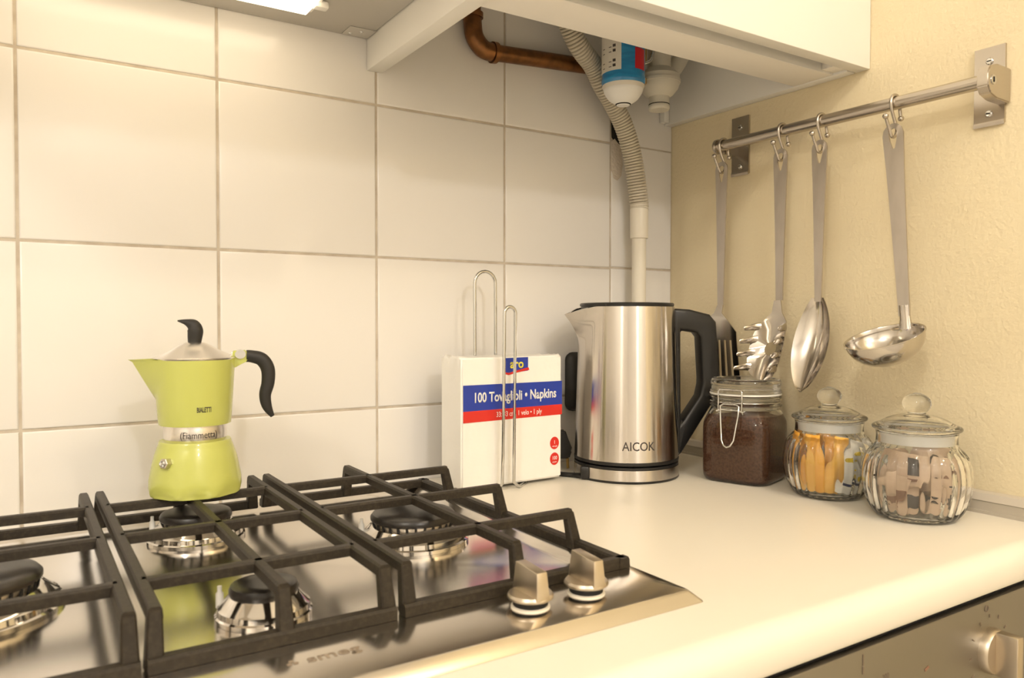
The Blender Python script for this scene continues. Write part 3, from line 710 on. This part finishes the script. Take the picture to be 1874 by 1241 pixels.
for az, d, z, tl, ln in ((25, .0395, .0100, 13, 3), (44, .0395, .0100, 16, 3), (63, .0395, .0100, 7, 3), (84, .0390, .0105, -6, 3), (34, .024, .0085, 4, 2), (66, .024, .0085, -8, 2), (106, .034, .0105, 5, 2)):
    q, yw = toward(J2, az, d)
    wi += 1
    sachet('sugar_sachet', 'sachet_white', WHITE[min(wi, 5)-1], 'sachet', 'white dotted sachets in the glass jar', (q.x, q.y, z), .0165, .066, .004, yw, radians(tl), radians(ln), .25, dots)
star = [(.0075*cos(2*pi*k/16)*(1 if k % 2 else .62), .016+.0085*sin(2*pi*k/16)*(1 if k % 2 else .62)) for k in range(16)]
pr_a = [('printed_emblem', 'ink_dark', star), ('printed_line', 'ink_brown', [(-.010, .040), (.008, .041), (.008, .045), (-.010, .044)]), ('printed_line', 'ink_dark', [(-.007, .031), (.003, .0315), (.003, .0330), (-.007, .0325)])]
pr_b = [('printed_panel', 'ink_dark', [(-.003, .006), (.009, .006), (.009, .017), (-.003, .017)]), ('printed_emblem', 'ink_dark', [(x*.6, z*.6+.022) for x, z in star]), ('printed_line', 'ink_brown', [(-.014, .034), (.010, .034), (.010, .037), (-.014, .037)])]
for lab, az, d, z, w, hh, tl, ln, prt in (
    ('kraft paper sugar packet with a dark star emblem standing upright at right', 36, .0385, .0110, .031, .062, 6, 3, pr_a),
    ('kraft paper sugar packet lying crosswise at the top of the jar', -20, .0390, .0420, .044, .034, 5, 0, [('printed_panel', 'ink_dark', [(.002, .012), (.016, .012), (.014, .030), (.004, .031)]), ('printed_line', 'ink_brown', [(-.015, .006), (.012, .006), (.012, .0085), (-.015, .0085)])]),
    ('kraft paper sugar packet with a dark square leaning across the middle', 2, .0340, .0120, .026, .050, -36, 3, pr_b),
    ('kraft paper sugar packet tilted at the lower left of the jar', -38, .0390, .0110, .030, .044, 16, 3, [('printed_line', 'ink_brown', [(-.009, .008), (.010, .008), (.010, .028), (-.009, .028)])]),
    ('kraft paper sugar packet pressed against the left side of the jar', -72, .0425, .0160, .028, .048, -6, 2, pr_a[1:]),
    ('kraft paper sugar packet against the right side of the jar', 76, .0425, .0160, .028, .048, -4, 2, pr_a[1:]),
    ('kraft paper sugar packet behind the crosswise one with a dark patch', 16, .0290, .0350, .036, .050, 8, 1, [('printed_panel', 'ink_dark', [(.000, .024), (.015, .024), (.015, .040), (.000, .040)])])):
    q, yw = toward(J3, az, d)
    sachet('sugar_packet', 'sachet_kraft', lab, 'sugar packet', 'paper sugar packets in the glass jar', (q.x, q.y, z), w, hh, .0055, yw, radians(tl), radians(ln), .8, prt)
for az, d, z, tl in ((-50, .020, .010, 12), (10, .016, .010, -10), (70, .020, .010, 6), (140, .024, .010, -8), (-140, .026, .010, 9)):
    q, yw = toward(J3, az, d)
    sachet('sugar_packet', 'sachet_kraft', 'kraft paper sugar packet buried in the middle of the jar', 'sugar packet', 'paper sugar packets in the glass jar', (q.x, q.y, z), .030, .060, .005, yw, radians(tl), 0, .4, pr_b)

# ------------------------------------------------------------------ rail with hooks and utensils on the right wall
RX, RZ, RR = -.040, .4815, .0078
rail = thing('utensil_rail', 'steel rail fixed to the cream wall for hanging utensils', 'rail', (0, 0, 0))
bm = bmesh.new(); tube(bm, [(RX, -.139, RZ), (RX, -.523, RZ)], RR, 24); fin('rod', bm, 'rail_steel', rail, 50)
for y in (-.1495, -.5075):
    bp = bmesh.new()
    w = .0165
    prism(bp, [(-.0005, .4425), (-.0045, .4400), (-.0050, .4440), (-.0035, .4470), (-.0035, .5295), (-.0005, .5295)], y-w, y+w, lambda u, v, ww: (u, ww, v))
    pl = fin('bracket_plate', bp, 'rail_steel', rail, 30)
    for z in (.5135, .4545):
        sc = bmesh.new(); lathe(sc, [(.0040, 0), (.0040, .0008), (.0030, .0018), (0, .0020)], 16, lambda t, r, zz: (-.0036-zz, y+r*cos(t), z+r*sin(t))); s_ = fin('screw', sc, 'chrome', pl, 40)
        sc = bmesh.new(); box(sc, -.0060, -.0055, y-.0022, y+.0022, z-.0005, z+.0005); fin('screw_slot', sc, 'dark', s_)
bm = bmesh.new(); prism(bm, [(-.0005, .462), (-.0005, .500), (-.030, .5005), (-.046, .4960), (-.0505, .4880), (-.0505, .4740), (-.044, .4665), (-.030, .4625)], -.529, -.5165, lambda u, v, w: (u, w, v))
bmesh.ops.bevel(bm, geom=bm.edges[:], offset=.0012, segments=2, affect='EDGES'); cl = fin('end_bracket', bm, 'rail_steel', rail, 30)
bm = bmesh.new(); lathe(bm, [(.0052, 0), (.0052, .0008), (.0035, .0009), (0, .0009)], 20, lambda t, r, z: (RX+r*cos(t), -.529-z, RZ+r*sin(t))); s_ = fin('end_screw', bm, 'chrome', cl, 40)
bm = bmesh.new(); box(bm, RX-.0008, RX+.0008, -.5305, -.5298, RZ-.0028, RZ+.0028); fin('screw_slot', bm, 'dark', s_)
bm = bmesh.new(); prism(bm, [(-.0005, .470), (-.0005, .494), (-.036, .4925), (-.036, .4705)], -.1465, -.1420, lambda u, v, w: (u, w, v)); fin('end_bracket', bm, 'rail_steel', rail, 30)
bm = bmesh.new(); lathe(bm, [(.0105, 0), (.0112, .0012), (.0112, .0042), (.0105, .0052), (0, .0052)], 28, lambda t, r, z: (RX+r*cos(t), -.1375+z-.004, RZ+r*sin(t))); fin('end_cap', bm, 'rail_steel', rail, 40)

HOOKZ = .4405
def s_hook(y, label):
    h = thing('s_hook', label, 'hook', (RX, y, RZ), 0, 'steel hooks on the rail')
    R = RR+.0020
    pts = [(.0115, -.0160), (.0100, -.0100)]+[(R*cos(radians(a)), R*sin(radians(a))) for a in range(-20, 201, 20)]+[(-.0065, -.0115), (.0010, -.0255), (.0035, -.0320), (.0005, -.0385), (-.0040, -.0410), (-.0085, -.0390), (-.0150, -.0280), (-.0200, -.0190)]
    sm = catmull([(a, 0, b) for a, b in pts], 4)
    bm = bmesh.new(); tube(bm, sm, .0020, 10); fin('wire', bm, 'rail_steel', h, 60)
    for a, b in ((.0118, -.0165), (-.0203, -.0182)):
        bm = bmesh.new(); bmesh.ops.create_uvsphere(bm, u_segments=14, v_segments=10, radius=.0036, matrix=Matrix.Translation((a, 0, b))); fin('ball_end', bm, 'rail_steel', h, 80)
    return h
UY = (-.1500, -.2560, -.3175, -.4185)
for y, w in zip(UY, ('spatula', 'spaghetti server', 'serving spoon', 'ladle')): s_hook(y, f'steel s-hook on the rail that carries the {w}')
UX = RX-.0040
def handle(u, y, length, wt=.0115, wn=.0055, xo=0, bow=0):
    """flat steel handle with a teardrop hole, local origin at its hanging point; v downwards from the top"""
    top = .0145
    out = [(wt*sin(radians(a)), top-wt+wt*cos(radians(a))) for a in range(-90, 91, 30)]
    n = len(out)
    inn = [(.0055*sin(radians(a)), top-.0115+.0055*cos(radians(a))) for a in range(-90, 91, 30)]
    lo_o = [(wt*.98, -.008), (wt*.94, -.020), (-wt*.94, -.020), (-wt*.98, -.008)]; lo_i = [(.0043, -.006), (.0016, -.0160), (-.0016, -.0160), (-.0043, -.006)]
    outer = out+lo_o; inner = inn+lo_i
    quads = ring_quads(outer, inner)
    prev = (wt*.94, -.020); N = 10
    for k in range(1, N+1):
        t = k/N; w = wt*.94+(wn-wt*.94)*(t**.75); v = -.020-(length-.020)*t
        quads.append([(-prev[0], prev[1]), (prev[0], prev[1]), (w, v), (-w, v)]); prev = (w, v)
    return plate('handle', 'steel_handle', u, quads, .0022, lambda a, v, w: (w+bow*(v/.2)**2, a, v))
# -- spatula
HZ = .4425
sp = thing('spatula', 'slotted steel spatula hanging nearest the kettle', 'utensil', (UX, UY[0], HZ), 0, 'steel utensils on the rail')
handle(sp, 0, .200)
def bend(v): return -.010*max(0, min(1, (-.195-v)/.025))**1.5+.006*max(0, (-.225-v)/.1)
q = []
q.append([(-.0055, -.200), (.0055, -.200), (.0075, -.212), (-.0075, -.212)])
q.append([(-.0075, -.212), (.0075, -.212), (.0260, -.226), (-.0260, -.226)])
q.append([(-.0260, -.226), (.0260, -.226), (.0385, -.240), (-.0385, -.240)])
xs = [-.0385, -.0290, -.0250, -.0185, -.0145, -.0080, -.0040, .0040, .0080, .0145, .0185, .0250, .0290, .0385]
q.append([(-.0385, -.240)]+[(.0385, -.240)]+[(x, -.252) for x in xs[::-1]])
for k in range(0, 13, 2): 
    q.append([(xs[k], -.252), (xs[k+1], -.252), (xs[k+1]*1.12, -.312), (xs[k]*1.12, -.312)])
q.append([(x*1.12, -.312) for x in xs]+[(.0445, -.324), (.041, -.330), (-.041, -.330), (-.0445, -.324)])
plate('blade', 'steel_util', sp, q, .0016, lambda a, v, w: (bend(v)+w, a, v))
# -- spaghetti server
sv_ = thing('spaghetti_server', 'toothed steel spaghetti server hanging between spatula and spoon', 'utensil', (UX, UY[1], HZ), 0, 'steel utensils on the rail')
handle(sv_, 0, .195)
def scoop(a, v, w):
    t = max(0, min(1, (-.205-v)/.10)); k = -18*a*a*min(1, t*3)
    return (-.004-.030*t**1.6+k*.9+w, a, v)
q = [[(-.0055, -.195), (.0055, -.195), (.0085, -.212), (-.0085, -.212)]]
rows = [(-.212, .0085), (-.224, .0190), (-.236, .0250), (-.248, .0270)]
def row(v, w): return [(w*c, v) for c in (-1, -.66, -.33, 0, .33, .66, 1)]
for (v0, w0), (v1, w1) in zip(rows, rows[1:]):
    a, b = row(v0, w0), row(v1, w1)
    if v0 == -.212: q.append([(-.0085, -.212), (.0085, -.212)]+b[::-1])
    else:
        for i in range(6): q.append([a[i], a[i+1], b[i+1], b[i]])
o = [(-.027, -.248), (-.018, -.248), (-.009, -.248), (0, -.248), (.009, -.248), (.018, -.248), (.027, -.248), (.0275, -.262), (.027, -.276), (.018, -.276), (.009, -.276), (0, -.276), (-.009, -.276), (-.018, -.276), (-.027, -.276), (-.0275, -.262)]
o = [(round(w_*.027, 6), -.248) for w_ in (-1, -.66, -.33, 0, .33, .66, 1)]+[(.0275, -.262)]+[(round(w_*.027, 6), -.276) for w_ in (1, .66, .33, 0, -.33, -.66, -1)]+[(-.0275, -.262)]
ih = []
for x, z in o: 
    a = atan2(z+.262, x); ih.append((.0095*cos(a), -.262+.0095*sin(a)))
q += ring_quads(o, ih)
b0 = o[8:15]; rows2 = [(-.276, .027), (-.288, .0245), (-.298, .0180), (-.304, .009)]
for (v0, w0), (v1, w1) in zip(rows2, rows2[1:]):
    a, b = row(v0, w0), row(v1, w1)
    for i in range(6): q.append([tuple(round(c, 6) for c in a[i]), tuple(round(c, 6) for c in a[i+1]), b[i+1], b[i]])
plate('scoop', 'steel_util', sv_, q, .0016, scoop, smooth=60)
for sgn in (-1, 1):
    for v, ln in ((-.232, .024), (-.250, .026), (-.268, .026), (-.287, .024)):
        p = Vector(scoop(sgn*.0235, v, 0)); e = p+Vector((-ln*.95, sgn*.005, -.002))
        bm = bmesh.new(); tube(bm, [p+Vector((.002, -sgn*.003, 0)), p+Vector((-.004, sgn*.001, 0)), (p+e)/2, e, e+Vector((-.0015, 0, 0))], [.0060, .0052, .0040, .0030, .0012], 10, flat=(1, .35), up=(0, 0, 1)); fin('tooth', bm, 'steel_util', sv_, 50)
# -- spoon
so = thing('serving_spoon', 'long steel serving spoon hanging beside the ladle', 'utensil', (UX, UY[2], HZ), 0, 'steel utensils on the rail')
handle(so, 0, .198, .0115, .0048)
def dish(name, parent, half, length, depth, place, n=14, m=18, th=.0012):
    """shallow oval bowl: u across, v along; place(u, v, w)->xyz, w is depth away from the mouth"""
    bm = bmesh.new(); rows = []
    for s in (0, 1):
        g = []
        for i in range(m+1):
            v = i/m; wv = half*(sin(pi*min(1, (v*.94+.06)))**.62 if v < 1 else 0)*(1-.12*(1-v)); r_ = []
            for k in range(n+1):
                u = (k/n*2-1); d = depth*(1-u*u)*sin(pi*(v*.9+.07))**.8
                r_.append(bm.verts.new(place(u*wv, v*length, d+s*th)))
            g.append(r_)
        rows.append(g)
    for s in (0, 1):
        for i in range(m):
            for k in range(n):
                f = (rows[s][i][k], rows[s][i][k+1], rows[s][i+1][k+1], rows[s][i+1][k]); bm.faces.new(f if s else f[::-1])
    for i in range(m):
        for k in (0, n): bm.faces.new((rows[0][i][k], rows[1][i][k], rows[1][i+1][k], rows[0][i+1][k]))
    for k in range(n):
        for i in (0, m): bm.faces.new((rows[0][i][k], rows[1][i][k], rows[1][i][k+1], rows[0][i][k+1]))
    return fin(name, bm, 'steel_util', parent, 70)
def spoon_place(u, v, d):
    t = v/.125; ax = -.034*t**1.25
    return (-.002+ax+d, u, -.193-v*.985)
dish('bowl', so, .0285, .125, .017, spoon_place)
# -- ladle
la = thing('soup_ladle', 'steel soup ladle with a deep round bowl hanging nearest the camera', 'utensil', (UX, UY[3], HZ), 0, 'steel utensils on the rail')
la.rotation_euler = (radians(-4.5), 0, 0)
handle(la, 0, .218, .0130, .0068)
T_('neck', 'steel_util', la, [(0, 0, -.205), (.001, 0, -.222), (.0005, 0, -.234)], [.0062, .0068, .0085], 14, flat=(.55, 1), up=(1, 0, 0))
bm = bmesh.new(); RB = .0435; rings = []
axis = Vector((-.34, .0, .94)).normalized(); e1 = Vector((.94, 0, .34)).normalized(); e2 = Vector((0, 1, 0))
cen = Vector((-.0395, .003, -.2430))
prof = [(RB*sin(a), -.033*cos(a)) for a in [pi/2*k/14 for k in range(15)]]+[(RB*1.03, .0006), (RB*1.03, .0016), (RB*.985, .0014)]+[((RB-.0014)*sin(a), -.0316*cos(a)) for a in [pi/2*k/14 for k in range(14, -1, -1)]]
lathe(bm, prof, 56, lambda t, r, z: tuple(cen+e1*(r*cos(t))+e2*(r*sin(t))+axis*z)); fin('bowl', bm, 'steel_util', la, 50)

# ------------------------------------------------------------------ wall cabinet, hood
cb = thing('wall_cabinet', 'white wall cabinet open underneath above the kettle', 'cabinet', (-.273, 0, .545))
B('side_panel', 'cab_white', cb, -.2735, -.2525, -.338, -.0006, 0, .70, .0006)
B('side_panel', 'cab_white', cb, .2555, .2725, -.338, -.0006, 0, .70, .0006)
B('door', 'cab_white', cb, -.2735, .2725, -.3600, -.3400, .000, .70, .0016)
B('bottom_rail', 'cab_inner', cb, -.2520, .2550, -.3165, -.2570, .0008, .0175, .0004)
B('rail_edging', 'cab_white', cb, -.2520, .2550, -.3180, -.3166, .0006, .0175)
B('corner_block', 'cab_inner', cb, .2300, .2550, -.3395, -.3185, .003, .025, .0006)
B('closing_board', 'cab_inner', cb, -.2520, .2550, -.3380, -.0006, .165, .183)  # unseen board, added to close the cabinet and keep its inside dark
B('hanging_strip', 'cab_white', cb, .2440, .2550, -.0120, -.0008, .003, .16, .0005)
hd = thing('cooker_hood', 'grey metal cooker hood with a lit strip lamp above the hob', 'cooker hood', (-.85, 0, .585))
bm = bmesh.new(); box(bm, -.31, .3025, -.44, -.0006, 0, .40, .002); fin('housing', bm, 'hood_metal', hd, 30)
B('filter_panel', 'alu_dull', hd, -.28, .27, -.42, -.13, -.0022, -.0004, .0008)
bp = B('fixing_plate', 'hood_metal', hd, .268, .3020, -.036, -.006, -.0008, -.0003)
for x, y in ((.287, -.024), (.276, -.013)):
    bm = bmesh.new(); lathe(bm, [(.0026, 0), (.0022, .0012), (0, .0014)], 12, lambda t, r, z: (x+r*cos(t), y+r*sin(t), -.0008-z)); fin('screw', bm, 'chrome', bp, 40)
lc = B('lamp_cover', 'glow_hood', hd, -.12, .205, -.112, -.060, -.0095, -.0012, .002, 1)
B('lamp_frame', 'cab_white', hd, -.125, .212, -.116, -.056, -.0030, -.0004, .0008)
B('lamp_clip', 'cab_white', hd, .205, .221, -.092, -.080, -.0090, -.0006, .002)

# ------------------------------------------------------------------ plumbing under the cabinet
dp = thing('drain_pipe', 'cream plastic drain pipe rising up the tiles behind the kettle', 'pipe', (-.0997, -.030, 0))
L('pipe', 'pvc', dp, [(.0112, .0005), (.0112, .352), (0, .352)], 32)
L('coupling', 'pvc', dp, [(.0113, .3495), (.0140, .3498), (.0143, .3510), (.0143, .4020), (.0135, .4040), (.0108, .4042)], 32)
path = catmull([(-.0997, -.030, .396), (-.1000, -.030, .4055), (-.1070, -.031, .4410), (-.1185, -.033, .4823), (-.1390, -.037, .5215), (-.1637, -.041, .5505), (-.1894, -.046, .5740), (-.2132, -.052, .5983), (-.2500, -.060, .6237), (-.290, -.068, .680)], 30)
# even steps along the path so the corrugations stay regular
L_ = [0]
for a, b in zip(path, path[1:]): L_.append(L_[-1]+(b-a).length)
step = .0046/6; n = int(L_[-1]/step); pp = []; ii = 0
for k in range(n+1):
    s = k*step
    while ii < len(L_)-2 and L_[ii+1] < s: ii += 1
    f = (s-L_[ii])/max(1e-9, L_[ii+1]-L_[ii]); pp.append(path[ii].lerp(path[ii+1], f))
rad = [.0134+.0016*(abs(cos(pi*k/6))**.6) - .0028*(1 if k % 6 == 3 else 0) for k in range(n+1)]
bm = bmesh.new(); tube(bm, pp, rad, 24)
tag(fin('corrugated_hose', bm, 'hose', None, 70), 'grey corrugated drain hose curving down into the cream drain pipe', 'hose')
cp = thing('copper_pipe', 'old copper pipe bent along the tiles under the cabinet', 'pipe', (0, 0, 0))
T_('pipe', 'copper', cp, [(-0.3964, -0.0160, 0.7035), (-0.3964, -0.0160, 0.6435)], .0115, 20)
el = T_('elbow', 'copper', cp, [(-0.3964, -0.0160, 0.6475), (-0.3964, -0.0160, 0.6315), (-0.3929, -0.0160, 0.6135), (-0.3804, -0.0160, 0.6005), (-0.3654, -0.0160, 0.5980)], .0128, 20, sm=5)
for p, q in (((-0.3964, -0.0160, 0.6395), (-0.3964, -0.0160, 0.6465)), ((-0.3654, -0.0160, 0.5980), (-0.3584, -0.0160, 0.5985))):
    bm = bmesh.new(); tube(bm, [p, q], .0148, 20); fin('collar', bm, 'copper', el, 40)
T_('pipe', 'copper', cp, [(-0.3614, -0.0160, 0.5983), (-0.1520, -0.0160, 0.6115)], .0115, 20)
wf = thing('water_filter', 'blue scale filter canister with paper labels hanging under the cabinet', 'water filter', (-.1945, -.100, .5285)); wf.scale = (.81, .81, .81)
L('salt_dome', 'filter_salt', wf, smooth_prof([(0, .0008), (.010, .0008), (.0125, .0022), (.0140, .0040), (.0250, .0110), (.0335, .0230), (.0352, .0300)], 4)+[(0, .0300)], 48)
L('clear_ring', 'filter_label', wf, [(.0350, .0285), (.0372, .0330), (.0374, .0355)], 48, cap0=False, cap1=False)
L('drain_rim', 'dark', wf, [(.0100, .0018), (.0130, .0018), (.0138, .0034), (.0120, .0030)], 32, close=True)
L('canister', 'filter_blue', wf, [(.0, .0355), (.0370, .0350), (.0388, .0400), (.0392, .0440), (.0384, .0500), (.0384, .150), (0, .150)], 56)
def cyl_label(name, m, th0, th1, z0, z1, r, parent=wf):
    bm = bmesh.new(); n = 14
    for k in range(n):
        a, b = radians(th0+(th1-th0)*k/n), radians(th0+(th1-th0)*(k+1)/n)
        bm.faces.new([bm.verts.new((rr*sin(t), -rr*cos(t), z)) for t, z, rr in ((a, z0, r), (b, z0, r), (b, z1, r), (a, z1, r))])
    bmesh.ops.remove_doubles(bm, verts=bm.verts[:], dist=1e-6); bmesh.ops.solidify(bm, geom=bm.faces[:], thickness=.0003)
    return fin(name, bm, m, parent, 60)
AZ = -43   # towards the camera
lb = cyl_label('paper_label', 'filter_label', AZ-80, AZ-3, .0540, .130, .03865)
for k in range(5):
    for a0 in (-62, -38, -26): 
        if (k+a0) % 3: cyl_label('printed_line', 'ink_dark', AZ+a0, AZ+a0+8, .060+.0085*k, .0612+.0085*k+(.0035 if a0 == -26 else 0), .03905, lb)
cyl_label('red_label', 'label_red', AZ+34, AZ+72, .0565, .0930, .03865)
vl = thing('brass_valve', 'small brass valve behind the blue scale filter', 'valve', (-.138, -.070, .575))
L('body', 'brass', vl, [(.008, 0), (.012, .002), (.012, .010), (.009, .012), (.009, .030), (.012, .032), (.012, .060), (0, .060)], 8)
T_('lever', 'chrome', vl, [(.0, -.006, .030), (.012, -.012, .036), (.016, -.014, .050)], .003, 8, sm=3)
sf = thing('siphon_fitting', 'off-white plastic siphon fitting at the right side under the cabinet', 'fitting', (-.0980, -.072, .5430))
L('trap_cup', 'fitting_white', sf, [(.0, .0), (.0150, .0), (.0165, .0020), (.0165, .0060), (.0155, .0075), (.0155, .0200), (.0215, .0230), (.0290, .0320), (.0310, .0400), (.0310, .0520), (.0255, .0580), (.0180, .0640), (.0170, .130), (0, .130)], 48)
L('ring', 'fitting_white', sf, [(.0310, .0400), (.0325, .0405), (.0325, .0450), (.0310, .0455)], 48, close=True)
L('slit', 'dark', sf, [(.0150, .0078), (.0159, .0078), (.0159, .0090), (.0150, .0090)], 40, close=True)
T_('side_arm', 'fitting_white', sf, [(.008, 0, .050), (.030, -.004, .070), (.046, -.006, .100), (.046, -.006, .130)], .0125, 18, sm=5)

# ------------------------------------------------------------------ room lamps and an added fill lamp (out of view)
def globe(label, pos, watt, col, r):
    """bare round bulb on a stem: the bulb is a sphere light of the bulb's own radius"""
    g = thing('ceiling_lamp', label, 'lamp', pos)
    l = bpy.data.lights.new('bulb', 'POINT'); l.energy = watt; l.color = col; l.shadow_soft_size = r
    lo = bpy.data.objects.new('bulb', l); COL.objects.link(lo); lo.parent = g
    L('socket', 'black_plastic', g, [(.018, r*1.02), (.020, r+.05), (0, r+.05)], 20)
    T_('stem', 'rail_steel', g, [(0, 0, r+.05), (0, 0, ZC-pos[2]-.012)], .008, 10)
    L('ceiling_rose', 'rail_steel', g, [(.05, ZC-pos[2]-.0005), (.045, ZC-pos[2]-.02), (0, ZC-pos[2]-.02)], 24)
globe('round bulb lamp hanging in the middle of the room', LAMP_POS, LAMP_W, LAMP_COL, .06)
globe('unseen fill lamp added near the left wall', FILL_POS, FILL_W, (1, .93, .82), .10)
globe('small round bulb lamp hanging close to the right wall', LAMP3_POS, LAMP3_W, (1, .84, .62), .03)
